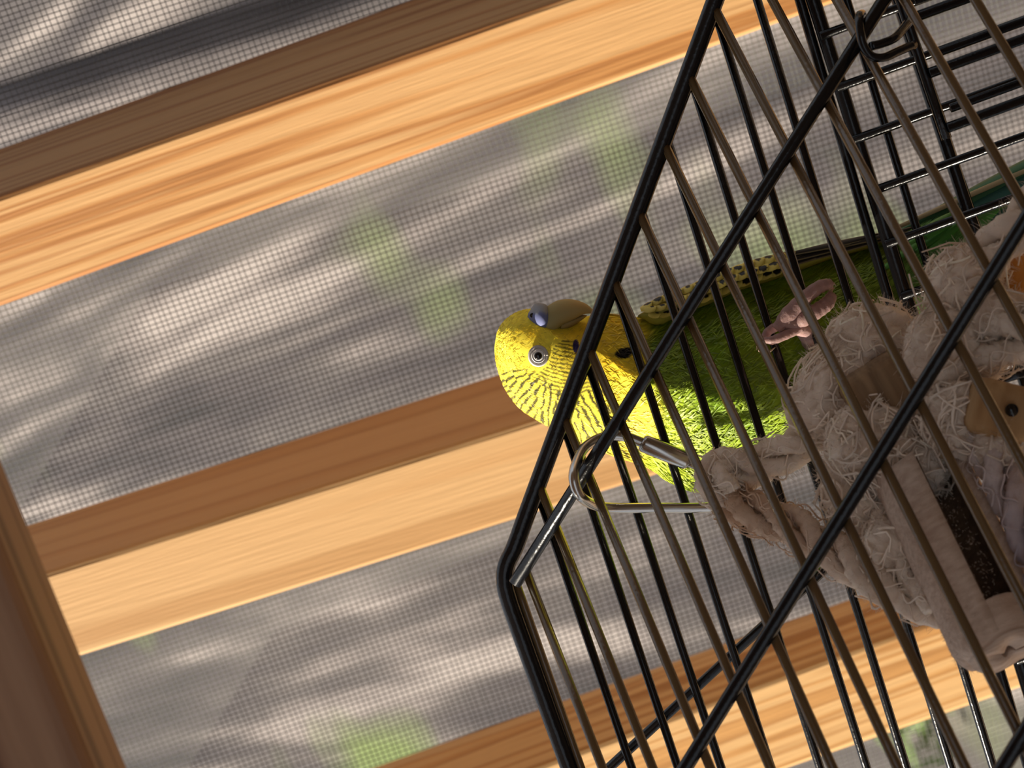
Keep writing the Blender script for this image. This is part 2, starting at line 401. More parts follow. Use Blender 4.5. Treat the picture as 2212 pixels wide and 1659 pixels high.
XRU = [1069, 1100, 1180, 1280, 1340, 1420, 1520, 1600, 1700, 1800, 1900, 2000]
XRV = [-.60, -.70, -.70, -.52, -.25, -.10, -.04, .0, .22, .25, .2, .0]
XRK = [.25, .40, .45, .45, .5, .55, .55, .55, .55, .5, .4, .2]
def surf(S, ca, sa, lift=0.0):
    """image-plane position and depth (px) of station rows S at angle cos/sin; ca=+1 top edge, sa=+1 away from the camera"""
    c = (S[..., 0:2] + S[..., 2:4]) / 2; h = (S[..., 0:2] - S[..., 2:4]) / 2
    uv = c + h * ca[..., None]; w = S[..., 5] + (S[..., 4] + lift) * sa
    # front side: breast keel / turned face, so the section has a soft ridge at XR
    x = -ca; xr = np.interp(S[..., 0], XRU, XRV); kf = np.interp(S[..., 0], XRU, XRK)
    tent = 1 - np.abs(x - xr) / np.where(x > xr, 1 - xr, 1 + xr); tent = np.sqrt(tent * tent + .0025) - .05
    g = (1 - kf) * np.sqrt(np.clip(1 - x * x, 0, 1)) + kf * tent
    w = np.where(sa < 0, S[..., 5] - (S[..., 4] + lift) * g, w)
    return uv, w
SS = np.repeat(S[:, None, :], NA, 1); CA = np.repeat(np.cos(ang)[None], NS, 0); SA = np.repeat(np.sin(ang)[None], NS, 0)
uv, w = surf(SS, CA, SA)
UV = uv.reshape(-1, 2); Wd = w.reshape(-1)

def vnoise(x, y, sc, seed):                              # cheap value noise
    x = x / sc + seed * 17.3; y = y / sc + seed * 9.1
    xi = np.floor(x); yi = np.floor(y); fx = x - xi; fy = y - yi; fx = fx * fx * (3 - 2 * fx); fy = fy * fy * (3 - 2 * fy)
    def hsh(a, b): return np.modf(np.abs(np.sin(a * 127.1 + b * 311.7 + seed) * 43758.5453))[0]
    return (hsh(xi, yi) * (1 - fx) + hsh(xi + 1, yi) * fx) * (1 - fy) + (hsh(xi, yi + 1) * (1 - fx) + hsh(xi + 1, yi + 1) * fx) * fy
def inpoly(x, y, poly):
    r = np.zeros(x.shape, bool); n = len(poly)
    for i in range(n):
        x1, y1 = poly[i]; x2, y2 = poly[(i + 1) % n]
        c = ((y1 > y) != (y2 > y)) & (x < (x2 - x1) * (y - y1) / (y2 - y1 + 1e-9) + x1); r ^= c
    return r
def sst(a, b, x): t = np.clip((x - a) / (b - a), 0, 1); return t * t * (3 - 2 * t)
NAPE = [(1060, 815), (1105, 800), (1150, 797), (1182, 812), (1206, 845), (1240, 850), (1300, 838), (1335, 870), (1372, 925), (1398, 1020), (1290, 1000), (1180, 950), (1080, 880)]
CHEEK = [(1150, 812), (1186, 790), (1196, 748), (1216, 733), (1248, 738), (1262, 775), (1292, 842), (1240, 862), (1190, 850)]
def mixc(a, b, f): return a * (1 - f[:, None]) + b * f[:, None]
def colour(u, v, wd):
    n1 = vnoise(u, v, 40, 1); n2 = vnoise(u, v, 9, 2); n3 = vnoise(u, v * 1.0, 90, 3)
    yel = np.array((.88, .75, .075)); ora = np.array((.80, .54, .015)); grn = np.array((.155, .27, .010)); gry = np.array((.34, .41, .03)); dk = np.array((.030, .027, .018))
    n = len(u)
    c = np.repeat(yel[None], n, 0)
    c = mixc(c, np.repeat(ora[None], n, 0), .55 * sst(1185, 1260, u) * sst(850, 780, v) + .5 * np.exp(-(((u - 1150) / 30) ** 2 + ((v - 722) / 22) ** 2)))
    body = mixc(np.repeat(grn[None], n, 0), np.repeat(gry[None], n, 0), .42 * n3 + .30 * n1)
    body = mixc(body, np.repeat(np.array((.62, .72, .05))[None], n, 0), .75 * sst(1560, 1400, u) * sst(820, 930, v))  # sunlit brightness of the flank put into the plumage colour
    body = mixc(body, np.repeat(np.array((.09, .30, .10))[None], n, 0), .8 * sst(1880, 2040, u))
    edge = 1388 + 34 * (n1 - .5) + 14 * (n2 - .5) + 34 * sst(800, 900, v) * sst(1000, 900, v)
    c = mixc(c, body, sst(-20, 22, u - edge))
    # barring
    wob = 6 * (vnoise(u, v, 22, 5) - .5) + 3.5 * (vnoise(u, v, 8, 6) - .5)
    du, dv = u - 1200, v - 765; R = np.hypot(du, dv); th = np.arctan2(dv, du)
    Rr = (np.floor((R + wob) / 25) + .5) * 25; ph = th * Rr * (2 * np.pi / 15.5) + 2.4 * np.sin(Rr * 12.9) + wob * .55
    bar = sst(.25, .62, np.sin(ph) + .55 * (vnoise(u, v, 12, 8) - .5)) * inpoly(u, v, NAPE) * sst(48, 66, R)
    ph2 = (v - .10 * (u - 1200) + .0035 * (u - 1225) ** 2) * (2 * np.pi / 8.6) + wob * .5
    bar2 = sst(.05, .5, np.sin(ph2) + .4 * (vnoise(u, v, 10, 9) - .5)) * inpoly(u, v, CHEEK) * (np.hypot(u - 1163, v - 769) > 27)
    side = sst(30, -10, wd)
    c = mixc(c, np.repeat(dk[None], n, 0), np.clip(.92 * np.maximum(bar, bar2 * .85), 0, 1) * side)
    # throat spot and cheek patch
    sp = (((u - 1347) / 19) ** 2 + ((v - 763 + .15 * (u - 1347)) / (12 + .12 * (u - 1347))) ** 2)
    c = mixc(c, np.repeat(np.array((.006, .005, .005))[None], n, 0), sst(1.15, .85, sp) * side)
    sp = ((u - 1244) / 7) ** 2 + ((v - 748) / 15) ** 2
    c = mixc(c, np.repeat(np.array((.04, .03, .10))[None], n, 0), sst(1.15, .85, sp) * side)
    return c * (.88 + .24 * n2)[:, None]
# gentle plumage relief
relief = np.repeat(sst(1300, 1480, S[:, 0]) * .9 + .1, NA) * (2.2 * (vnoise(UV[:, 0], UV[:, 1] + Wd, 34, 11) - .5) + 1.0 * (vnoise(UV[:, 0], UV[:, 1] * 2.2 + Wd, 13, 12) - .5))
cen = ((S[:, None, 0:2] + S[:, None, 2:4]) / 2).repeat(NA, 1).reshape(-1, 2)
d = UV - cen; ln = np.hypot(d[:, 0], d[:, 1]) + 1e-6
UVr = UV + d / ln[:, None] * (relief * np.clip(ln / 60, 0, 1))[:, None]
Wr = Wd + np.sign(Wd) * 0 + relief * np.sin(np.tile(ang, NS))
V = Pn(UVr, DB + Wr * PB)
faces = []
for i in range(NS - 1):
    a = i * NA
    for k in range(NA):
        k2 = (k + 1) % NA; faces.append((a + k, a + NA + k, a + NA + k2, a + k2))
faces.append(tuple(range(NA))); faces.append(tuple((NS - 1) * NA + k for k in range(NA - 1, -1, -1)))
body = mesh('body', V, faces, M['plumage'], None, True, colour(UV[:, 0], UV[:, 1], Wd)); under(body, bird)

# loose contour feathers: thin blades lying along the body
def blades(name, nb, tlo, thi, length, width, liftv, spread, colf=None, angr=(0, 2 * np.pi), flow=1.0):
    t = rng.uniform(tlo, thi, nb); a = rng.uniform(angr[0], angr[1], nb)
    L = length * rng.uniform(.7, 1.3, nb); drift = rng.normal(0, spread, nb)
    rows = []; mids = []
    S0 = catmull(ST, t); uv0, w0 = surf(S0, np.cos(a), np.sin(a))
    step = np.maximum(np.hypot(*(catmull(ST, np.clip(t + .05, 0, 20))[:, 0:2] - S0[:, 0:2]).T), 2) / .05
    for q, fr in enumerate((0, .5, 1.0)):
        t2 = np.clip(t + fr * L / step, 0, 20); a2 = a + drift * fr
        S2 = catmull(ST, t2); u2, w2 = surf(S2, np.cos(a2), np.sin(a2))
        c2 = (S2[:, 0:2] + S2[:, 2:4]) / 2; dd = u2 - c2; ll = np.hypot(dd[:, 0], dd[:, 1]) + 1e-6
        lf = liftv * (.25, 1.0, 1.25)[q]
        u2 = u2 + dd / ll[:, None] * (lf * np.abs(np.cos(a2)))[:, None]; w2 = w2 + lf * np.sin(a2)
        mids.append((u2, w2, a2))
    jit = rng.uniform(.6, 1.45, nb)[:, None]; c3 = [colour(q[0][:, 0], q[0][:, 1], q[1]) * jit for q in mids]
    c5 = np.stack([c3[0], c3[0], c3[1], c3[1], c3[2]], 1).reshape(-1, 3)
    P0, P1, P2 = [Pn(mm[0], DB + mm[1] * PB) for mm in mids]
    ax = P2 - P0; nrm = np.stack([np.zeros(nb), np.zeros(nb), np.zeros(nb)], 1)
    cw = Pn((S0[:, 0:2] + S0[:, 2:4]) / 2, DB + S0[:, 5] * PB); nrm = P1 - cw
    sd_ = np.cross(ax, nrm); sd_ /= (np.linalg.norm(sd_, axis=1)[:, None] + 1e-12); hw = (width * PB / 2) * rng.uniform(.7, 1.3, nb)[:, None]
    vv = np.stack([P0 - sd_ * hw * .5, P0 + sd_ * hw * .5, P1 + sd_ * hw, P1 - sd_ * hw, P2], 1).reshape(-1, 3)
    idx = np.arange(nb)[:, None] * 5
    ff = [tuple(x) for x in (idx + np.array([[0, 1, 2, 3]]))] + [tuple(x) for x in (idx + np.array([[3, 2, 4]]))]
    o = mesh(name, vv, ff, M['feather'], None, False, c5); o['kind'] = 'stuff'; return under(o, bird)
blades('contour_feathers', 16000, 9.4, 17.5, 26, 3.0, 5.0, .07)
blades('throat_feathers', 2600, 7.6, 9.8, 15, 2.4, 2.0, .06)
blades('head_feathers', 5000, .8, 7.6, 7, 1.3, .9, .05)

# eye
EC = (1163, 769)
def surf_depth(px, py):                                  # front surface depth (px units) of the body at a pixel
    j = np.argmin((UVr[:, 0] - px) ** 2 + (UVr[:, 1] - py) ** 2 + 1e6 * (Wr > S[0, 5] + 5)); return Wr[j]
we = surf_depth(*EC)
def disc(name, ru, hgt, w0, m, n=32, rings=6, cu=0, cv=0):
    v = [P(EC[0] + cu, EC[1] + cv, DB + (w0 - hgt) * PB)]; f = []
    for r in range(1, rings + 1):
        rr = r / rings
        for k in range(n):
            a = 2 * math.pi * k / n
            v.append(P(EC[0] + cu + ru * rr * math.cos(a), EC[1] + cv + ru * rr * math.sin(a), DB + (w0 - hgt * math.sqrt(max(0, 1 - rr * rr))) * PB))
    for k in range(n): f.append((0, 1 + (k + 1) % n, 1 + k))
    for r in range(rings - 1):
        for k in range(n):
            a = 1 + r * n; f.append((a + k, a + (k + 1) % n, a + n + (k + 1) % n, a + n + k))
    return under(mesh(name, v, f, m), bird)
ew = disc('eye', 17.5, 10, we - 3, M['eyewhite']); ew['label'] = 'white ringed eye'
pu = disc('pupil', 9.6, 7, we - 9.5, M['pupil'], cu=-.5); pu.parent = ew; pu.matrix_parent_inverse = ew.matrix_world.inverted()
b = MB(); b.tube([P(EC[0] + 19 * math.cos(a), EC[1] + 20 * math.sin(a), DB + (we - 4) * PB) for a in np.linspace(0, 2 * math.pi, 40)], .0004, 8); b.build('eyelid', M['eyering'], bird)
b = MB(); b.tube([P(EC[0] + 13.5 * math.cos(a), EC[1] + 13.8 * math.sin(a), DB + (we - 10.2) * PB) for a in np.linspace(0, 2 * math.pi, 40)], .00011, 6); b.build('iris_line', M['eyering'], ew)

# beak and cere, lofted
def loft(name, secs, m, colf, nseg=24, parent=bird):
    """secs: (u, v, wc, half_v, half_w, nu, nv) section centres, in-plane half height along (nu,nv)"""
    A = catmull(np.array(secs, float), np.linspace(0, len(secs) - 1, 28)); v = []; c = []; f = []
    for r in A:
        for k in range(nseg):
            a = 2 * math.pi * k / nseg; q = r[3] * math.cos(a)
            uu, vv_ = r[0] + r[5] * q, r[1] + r[6] * q; ww = r[2] + r[4] * math.sin(a)
            v.append(P(uu, vv_, DB + ww * PB)); c.append(colf(uu, vv_))
    n = len(A)
    for i in range(n - 1):
        for k in range(nseg): f.append((i * nseg + k, i * nseg + (k + 1) % nseg, (i + 1) * nseg + (k + 1) % nseg, (i + 1) * nseg + k))
    f.append(tuple(range(nseg))); f.append(tuple((n - 1) * nseg + k for k in range(nseg)))
    return under(mesh(name, v, f, m, None, True, np.array(c)), parent)
horn = lambda u, v: (.36 + .12 * min(1, max(0, (u - 1190) / 60)), .31 + .04 * min(1, max(0, (u - 1190) / 60)), .14)
bk = loft('beak', [(1172, 698, -54, 32, 40, .1, -1), (1196, 686, -54, 36, 40, .15, -1), (1222, 674, -54, 28, 34, .2, -1), (1246, 670, -54, 20, 25, .25, -1), (1266, 669, -54, 11, 14, .4, -.9), (1284, 676, -54, 2, 3, .5, -.8)], M['beak'], horn)
bk['label'] = 'olive horn coloured hooked beak'
loft('lower_beak', [(1212, 704, -38, 12, 26, .2, -1), (1236, 696, -40, 11, 22, .2, -1), (1258, 686, -42, 6, 12, .3, -1), (1268, 682, -42, 1, 3, .3, -1)], M['beak'], lambda u, v: (.36, .26, .10))
ce = loft('cere', [(1140, 682, -44, 6, 10, .25, -1), (1149, 679, -46, 22, 32, .25, -1), (1164, 684, -58, 29, 44, .2, -1), (1178, 689, -60, 29, 44, .12, -1), (1189, 694, -56, 14, 26, .1, -1)], M['beak'], lambda u, v: (.15 + .12 * (v < 676), .17 + .12 * (v < 676), .32 + .00 * (v < 676)))
ce['label'] = 'slate blue cere'
b = MB(); b.tube([P(1149, 681, DB - 81 * PB), P(1149, 681, DB - 66 * PB)], [.00055, .00055], 10); b.build('nostril', M['pupil'], ce)

# near wing edge: scalloped coverts then dark flight feathers
def feather(name, p0, p1, wdt, colf, parent, bend=0.0, n=13, nw=11, thick=.00016):
    """feather vane from root to tip, curved across, with real thickness"""
    p0, p1 = Vector(p0), Vector(p1); ax = p1 - p0; L = ax.length; t = ax.normalized()
    nr = (-FW * .55 + YC * .8).normalized(); nr = (nr - t * nr.dot(t)).normalized(); s = t.cross(nr)
    v = []; c = []; f = []
    for lay in (0, 1):
        for i in range(n):
            a = i / (n - 1); ww = wdt * math.sqrt(max(0.0, 1 - ((a - .55) / .56) ** 2)) * (1 if a < .55 else 1)
            if a < .55: ww = wdt * (.55 + .45 * math.sin(a / .55 * math.pi / 2))
            for j in range(nw):
                b_ = -1 + 2 * j / (nw - 1)
                v.append(p0 + ax * (a - .10 * b_ * b_ * a) + s * (ww * b_) + nr * (wdt * (.25 - .35 * b_ * b_) + bend * L * math.sin(a * math.pi) - lay * thick)); c.append(colf(a, b_))
    m_ = n * nw
    for i in range(n - 1):
        for j in range(nw - 1):
            q = i * nw + j; f.append((q, q + 1, q + nw + 1, q + nw)); f.append((m_ + q, m_ + q + nw, m_ + q + nw + 1, m_ + q + 1))
    for j in range(nw - 1):
        q = (n - 1) * nw + j; f.append((q, q + 1, m_ + q + 1, m_ + q))
    return under(mesh(name, v, f, M['feather'], None, True, np.array(c)), parent)
wing_parent = body
def cov(yw):
    k0 = random.uniform(-.45, .45); k1 = random.uniform(.14, .36); k2 = random.uniform(.35, .6)
    def cf(a, b_):
        e = ((b_ - k0 - (a - .6) * .8) / k2) ** 2 + ((a - .62) / k1) ** 2
        return (.012, .011, .009) if e < 1 else tuple(q * yw for q in (.74, .62, .13))
    return cf
def lerp(tab, x):
    xs = [q[0] for q in tab]; ys = [q[1] for q in tab]; return float(np.interp(x, xs, ys))
wt = [(1381, 668), (1430, 634), (1479, 618), (1585, 574), (1666, 550), (1747, 538), (1870, 512), (1960, 490)]
wbm = [(1389, 676), (1435, 690), (1473, 668), (1544, 642), (1598, 616), (1685, 588), (1796, 545), (1960, 500)]
wingroot = mesh('wing', [], [], None); 
# wing core: a slim solid under the coverts
def wing_core():
    us = np.linspace(1378, 1900, 34); v = []; f = []; n = 12
    for u_ in us:
        a, b2 = lerp(wt, u_) + 6, lerp(wbm, u_) + 16; cvv = (a + b2) / 2; hh = max(3, (b2 - a) / 2) * min(1, (u_ - 1374) / 40 + .2)
        for k in range(n):
            q = 2 * math.pi * k / n; v.append(P(u_ + .3 * hh * math.cos(q), cvv - hh * math.cos(q), DB + (-34 + 36 * math.sin(q)) * PB))
    for i in range(len(us) - 1):
        for k in range(n): f.append((i * n + k, i * n + (k + 1) % n, (i + 1) * n + (k + 1) % n, (i + 1) * n + k))
    f.append(tuple(range(n))); f.append(tuple((len(us) - 1) * n + k for k in range(n)))
    return v, f
bpy.data.objects.remove(wingroot)
v_, f_ = wing_core(); cu_ = np.tile(np.array((.40, .36, .05)), (len(v_), 1))
wing = under(mesh('wing', v_, f_, M['feather'], None, True, cu_), bird); wing['label'] = 'folded wing edge with black and yellow scallops'
for row in range(3):
    for k in range(15 - row):
        u_ = 1384 + k * 21 + row * 9; a, b2 = lerp(wt, u_), lerp(wbm, u_)
        L = 26 + 1.1 * k; fr = (.16, .52, .86)[row]
        y0 = a + (b2 - a) * fr; u2 = u_ + L; y2 = lerp(wt, u2) + (lerp(wbm, u2) - lerp(wt, u2)) * fr
        w0 = -54 - 18 * math.sin(fr * math.pi) - row * 4
        feather('covert_feather', P(u_, y0, DB + (w0 + 4) * PB), P(u2, y2, DB + (w0 - 5) * PB), (13 + .4 * k) * PB, cov(random.uniform(.8, 1.15)), wing)
for k in range(7):
    u_ = 1600 + k * 36; fr = (.2, .7, .45, .1, .8, .3, .55)[k]; u2 = u_ + 190
    y0 = lerp(wt, u_) * (1 - fr) + lerp(wbm, u_) * fr; y2 = lerp(wt, u2) * (1 - fr) + lerp(wbm, u2) * fr
    feather('flight_feather', P(u_, y0, DB - 66 * PB), P(u2, y2, DB - (60 + 3 * k) * PB), 11 * PB,
            lambda a, b_: (.30, .25, .12) if abs(b_) > .82 else (.022, .019, .015), wing, n=12)
# tail feathers
tailc = [(.055, .17, .075), (.05, .16, .13), (.10, .24, .06), (.04, .12, .12), (.14, .30, .06)]
for k in range(9):
    v0 = 500 + 9 * k; c0 = tailc[k % 5]
    feather('tail_feather', P(1930 + 6 * k, v0 + 10 + 5 * k, DB + (-30 - 5 * (k % 3)) * PB), P(2470 - 30 * abs(k - 3), 268 + 16 * k, DB + (-26 - 6 * (k % 3)) * PB), 24 * PB,
            (lambda c0: lambda a, b_: tuple(q * (1.15 if abs(b_) < .25 else .9) for q in c0))(c0), bird, n=14)
feather('tail_feather', P(1880, 516, DB - 40 * PB), P(2480, 248, DB - 40 * PB), 9 * PB, lambda a, b_: (.36, .29, .15), bird, n=14)
# under-tail coverts, glossy green
for k in range(46):
    u0 = random.uniform(1880, 2010); fr = random.uniform(.15, 1.0); y0 = 510 - (u0 - 1880) * .42 + fr * (800 - (u0 - 1880) * 1.35 - 510 + (u0 - 1880) * .42)
    L = random.uniform(60, 120); an = math.radians(-22 - 38 * fr)
    feather('tail_covert', P(u0, y0, DB + (-120 + 40 * fr) * PB), P(u0 + L * math.cos(an), y0 + L * math.sin(an), DB + (-96 + 40 * fr) * PB), 9 * PB,
            (lambda s: lambda a, b_: (.10 * s, .34 * s, .07 * s))(random.uniform(.7, 1.5)), bird, n=7, nw=5)

# foot gripping the wires
def toe(name, pts, rad, parent):
    sp_ = spline([P(u_, v2, d_) for u_, v2, d_ in pts], 8); n = len(sp_)
    rr = np.interp(np.linspace(0, 1, n), np.linspace(0, 1, len(rad)), rad)
    rr = [r * PB * (1 + .035 * math.sin(i * 1.57)) for i, r in enumerate(rr)]
    b = MB(); cs = []
    b.tube(sp_, rr, 12); cc = []
    for i in range(n):
        s_ = .95 + .06 * math.sin(i * 1.57) ; cc += [(.46 * s_, .29 * s_, .27 * s_)] * 12
    o = mesh(name, b.v, b.f, M['skin'], None, True, np.array(cc)); return under(o, parent)
zf0 = ZB - .0036
foot = toe('foot', [(1752, 742, DB - 150 * PB), (1738, 715, ZB + .001), (1712, 700, zf0 + .001), (1690, 690, zf0)], [18, 18, 19, 16], bird); foot['label'] = 'pinkish grey scaly foot'
toe('toe', [(1678, 712, zf0 + .0005), (1702, 682, zf0 - .0002), (1736, 646, zf0 - .0006), (1770, 620, zf0), (1794, 613, zf0 + .0012)], [12, 18, 15, 14, 11], bird)
toe('toe', [(1716, 700, zf0 + .0008), (1744, 684, zf0 - .0004), (1770, 668, zf0 - .0004), (1788, 654, zf0), (1797, 638, zf0 + .0012)], [14, 17, 16, 15, 11], bird)
toe('toe', [(1728, 706, zf0 + .001), (1700, 722, zf0 - .0004), (1668, 735, zf0 - .0008), (1648, 734, zf0 + .0004)], [12, 10, 9, 6], bird)
toe('toe', [(1690, 700, zf0 + .003), (1660, 716, zf0 + .003), (1646, 742, zf0 + .0012), (1644, 758, zf0)], [10, 9, 8, 6], bird)
def claw(pts):
    sp_ = spline([P(*p) for p in pts], 6); b = MB(); b.tube(sp_, list(np.linspace(5, .6, len(sp_)) * PB), 8, True, (.40, .30, .22)); b.build('claw', M['beak'], bird)
claw([(1790, 615, zf0 + .0012), (1800, 612, zf0 + .003), (1806, 618, zf0 + .005)])
claw([(1792, 634, zf0 + .001), (1798, 624, zf0 + .003), (1804, 622, zf0 + .005)])
claw([(1646, 756, zf0), (1660, 760, zf0 - .0012), (1675, 750, zf0 - .001)])
claw([(1650, 735, zf0), (1638, 742, zf0 + .001), (1634, 756, zf0 + .002)])
# ================================================================== ROPE TOY
toy = empty('rope_toy', P(1900, 1000, .49), label='frayed cotton rope bird toy with chewed wood pieces hanging from a metal link', category='bird toy')
bpy.context.view_layer.update()
def zt(px, py): return zw(px, py) + .0195 * min(1, max(.35, (px - 1300) / 500))
def pt(px, py, dz=0.0): return P(px, py, zt(px, py) + dz)
SX = .49 / F
# quick link hooked over the first cross bar
zl = zw(1285, 1010)
lp = [(1390, 957, .0062), (1345, 942, .0058), (1303, 944, .0050), (1264, 966, .0020), (1244, 1004, -.0030), (1240, 1036, -.0058), (1252, 1070, -.0048), (1282, 1090, .0008), (1322, 1097, .0040), (1420, 1097, .0060), (1530, 1096, .0072), (1570, 1086, .0080), (1592, 1058, .0085), (1575, 1030, .0085), (1540, 1018, .0080), (1488, 998, .0075)]
b = MB(); b.tube(spline([P(x, y, zl + z) for x, y, z in lp], 7), .00118, 12); ql = b.build('quick_link', M['link'], toy); ql['label'] = 'worn steel quick link'
b = MB(); sl = [P(1386, 955, zl + .0062), P(1392, 958, zl + .0062), P(1480, 994, zl + .0074), P(1488, 998, zl + .0075)]
b.tube(sl, [.0017, .0021, .0021, .0017], 12); o = b.build('sleeve', M['link'], ql, True)
COT = np.array((.86, .73, .60)); BRN = np.array((.48, .32, .21)); PUR = np.array((.42, .35, .40))
fib = MB()                                               # loose fibres of the whole toy
def fuzz(p, n, L, r, c, spread=None):
    for _ in range(n):
        d = Vector((random.gauss(0, 1), random.gauss(0, 1), random.gauss(0, 1))).normalized()
        if spread is not None: d = (spread + d * .7).normalized()
        e = Vector((random.gauss(0, 1), random.gauss(0, 1), random.gauss(0, 1))).normalized()
        l = L * random.uniform(.5, 1.3); pts = [p, p + d * l * .5 + e * l * .12, p + d * l + e * l * .35]
        fib.tube(pts, [r, r, r * .5], 3, False, np.clip(np.array(c) * random.uniform(.8, 1.15), 0, 1))
def rope(name, pts, R, c0, c1=None, turns=1.0, plies=3, fz=1.0):
    """three-ply twisted rope along pts"""
    C = spline(pts, 14); n = len(C); L = [0]
    for i in range(1, n): L.append(L[-1] + (C[i] - C[i - 1]).length)
    root = None; t0 = (C[1] - C[0]).normalized(); nx = t0.orthogonal().normalized(); fr = []
    for i in range(n):
        t = (C[min(i + 1, n - 1)] - C[max(i - 1, 0)]).normalized(); nx = (nx - t * nx.dot(t)).normalized(); fr.append((nx.copy(), t.cross(nx)))
    for p_ in range(plies):
        pp = []
        for i in range(n):
            a = 2 * math.pi * (p_ / plies + turns * L[i] / (R * 7.5)); pp.append(C[i] + (fr[i][0] * math.cos(a) + fr[i][1] * math.sin(a)) * R * .68)
        cc = []
        b = MB(); ns = 14
        b.tube(pp, [R * .48 * (1 + .06 * math.sin(i * 1.3 + p_)) for i in range(n)], ns)
        for i in range(n):
            f_ = i / (n - 1); c = np.array(c0) * (1 - f_) + np.array(c0 if c1 is None else c1) * f_; cc += [tuple(c * random.uniform(.92, 1.06))] * ns
        # roughen
        vv = [Vector(q) + Vector((noise.noise(Vector(q) * 900), noise.noise(Vector(q) * 900 + Vector((9, 0, 0))), noise.noise(Vector(q) * 900 + Vector((0, 9, 0))))) * R * .15 for q in b.v]
        o = mesh(name, vv, b.f, M['rope'], None, True, np.array(cc)); under(o, toy)
        if fz > .6:
            for i in range(2, n - 2, 3):
                ax_ = (fr[i][0] * random.gauss(0, 1) + fr[i][1] * random.gauss(0, 1)).normalized(); p0_ = pp[i] + ax_ * R * .55; tt_ = (C[i + 1] - C[i - 1]).normalized()
                s2 = ax_.cross(tt_); ph_ = random.uniform(0, 6)
                fib.tube([p0_ + tt_ * R * (1.6 * (q / 8 - .5)) + s2 * R * .35 * math.sin(q * .8 + ph_) + ax_ * R * (.18 - .5 * (q / 8 - .5) ** 2) for q in range(9)], .00019, 4, False, tuple(np.clip(np.array(cc[i * ns]) * 1.08, 0, 1)))
        for i in range(0, n):
            for _ in range(int(9 * fz)):
                ax = (fr[i][0] * random.gauss(0, 1) + fr[i][1] * random.gauss(0, 1)).normalized()
                fuzz(pp[i] + ax * R * .5, 1, R * .45, .000035, cc[i * ns], ax)
R1 = .0036
rope('rope_strand', [pt(1585, 1062, -.001), pt(1548, 1040, -.002), pt(1560, 1012, .001), pt(1640, 1005, .002), pt(1720, 962, .001), pt(1800, 905)], R1 * 1.12, COT * 1.0)
rope('rope_strand', [pt(1568, 1075, .002), pt(1615, 1100), pt(1690, 1128), pt(1770, 1172), pt(1850, 1225), pt(1930, 1272), pt(2030, 1315)], R1 * 1.12, BRN * 1.25, COT * .95)
rope('rope_strand', [pt(1880, 1020, .002), pt(1880, 1100, .001), pt(1940, 1180, .001), pt(1985, 1250), pt(2020, 1300)], R1 * 1.0, COT, COT * .9)
rope('rope_strand', [pt(2010, 860, .002), pt(2080, 890), pt(2130, 960, -.001), pt(2180, 1060), pt(2240, 1180), pt(2330, 1330)], R1 * 1.15, COT * .95, PUR, fz=.7)
rope('rope_strand', [pt(1980, 800, .002), pt(2040, 720), pt(2090, 620), pt(2150, 540), pt(2260, 430)], R1 * 1.25, COT * .95, fz=1.2)
rope('rope_strand', [pt(2060, 820), pt(2130, 760), pt(2190, 720), pt(2300, 690)], R1 * 1.5, COT * .85, fz=.8)

def lump(name, cu, cv, dz, ru, rv, rw, tilt, c, seed, amp=.26, sub=5):
    """knotted mass: ellipsoid with folds"""
    import bmesh
    bm = bmesh.new(); bmesh.ops.create_icosphere(bm, subdivisions=sub, radius=1.0)
    d0 = zt(cu, cv) + dz; s = d0 / F; v = []; cc = []
    ct, st = math.cos(tilt), math.sin(tilt)
    for q in bm.verts:
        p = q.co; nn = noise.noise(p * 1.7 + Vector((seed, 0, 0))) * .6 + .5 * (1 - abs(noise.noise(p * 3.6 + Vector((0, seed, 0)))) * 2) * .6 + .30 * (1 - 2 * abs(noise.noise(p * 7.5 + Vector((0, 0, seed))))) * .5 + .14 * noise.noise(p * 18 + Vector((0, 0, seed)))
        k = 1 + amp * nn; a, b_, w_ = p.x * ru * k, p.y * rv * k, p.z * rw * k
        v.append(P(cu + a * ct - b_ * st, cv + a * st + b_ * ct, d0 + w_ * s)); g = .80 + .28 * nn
        br = min(1, max(0, (.95 - g) * 2.2)); cc.append(tuple(np.clip(np.array(c) * (1 - br) + np.array((.46, .31, .20)) * br, 0, 1)))  # recesses browned: dirt plus crevice shading put into the colour
    f = [tuple(x.index for x in fa.verts) for fa in bm.faces]; bm.free()
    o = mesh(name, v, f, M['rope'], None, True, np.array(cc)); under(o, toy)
    for _ in range(int(ru * rv / 9)):
        i = random.randrange(len(v)); ctr = P(cu, cv, d0); ax = (v[i] - ctr).normalized(); fuzz(v[i], 1, .0024, .00004, np.array(c) * 1.05, ax)
    return o, v
def curls(v, ctr, n, L, c, r=.00022):
    """curly unravelled strands over a lump"""
    for _ in range(n):
        p = Vector(random.choice(v)); ax = (p - ctr).normalized(); t = ax.orthogonal().normalized(); t.rotate(Matrix.Rotation(random.uniform(0, 6.28), 3, ax))
        s = ax.cross(t); pts = []; q = p - ax * .0006; ph = random.uniform(0, 6.3); tw = random.uniform(1.2, 3.2); ll = L * random.uniform(.5, 1.4); amp = random.uniform(.0006, .0018)
        for i in range(13):
            a = i / 12; pts.append(q + t * ll * (a - .5) + s * amp * math.sin(a * tw * 6.28 + ph) + ax * (.0005 + .0006 * math.sin(a * tw * 5 + ph * 2) - .0105 * (a - .5) ** 2 * (ll / .011) ** 2 * .6))
        fib.tube(pts, [r * (1 - .4 * abs(2 * i / 12 - 1)) for i in range(13)], 4, False, np.clip(np.array(c) * random.uniform(.75, 1.15), 0, 1))
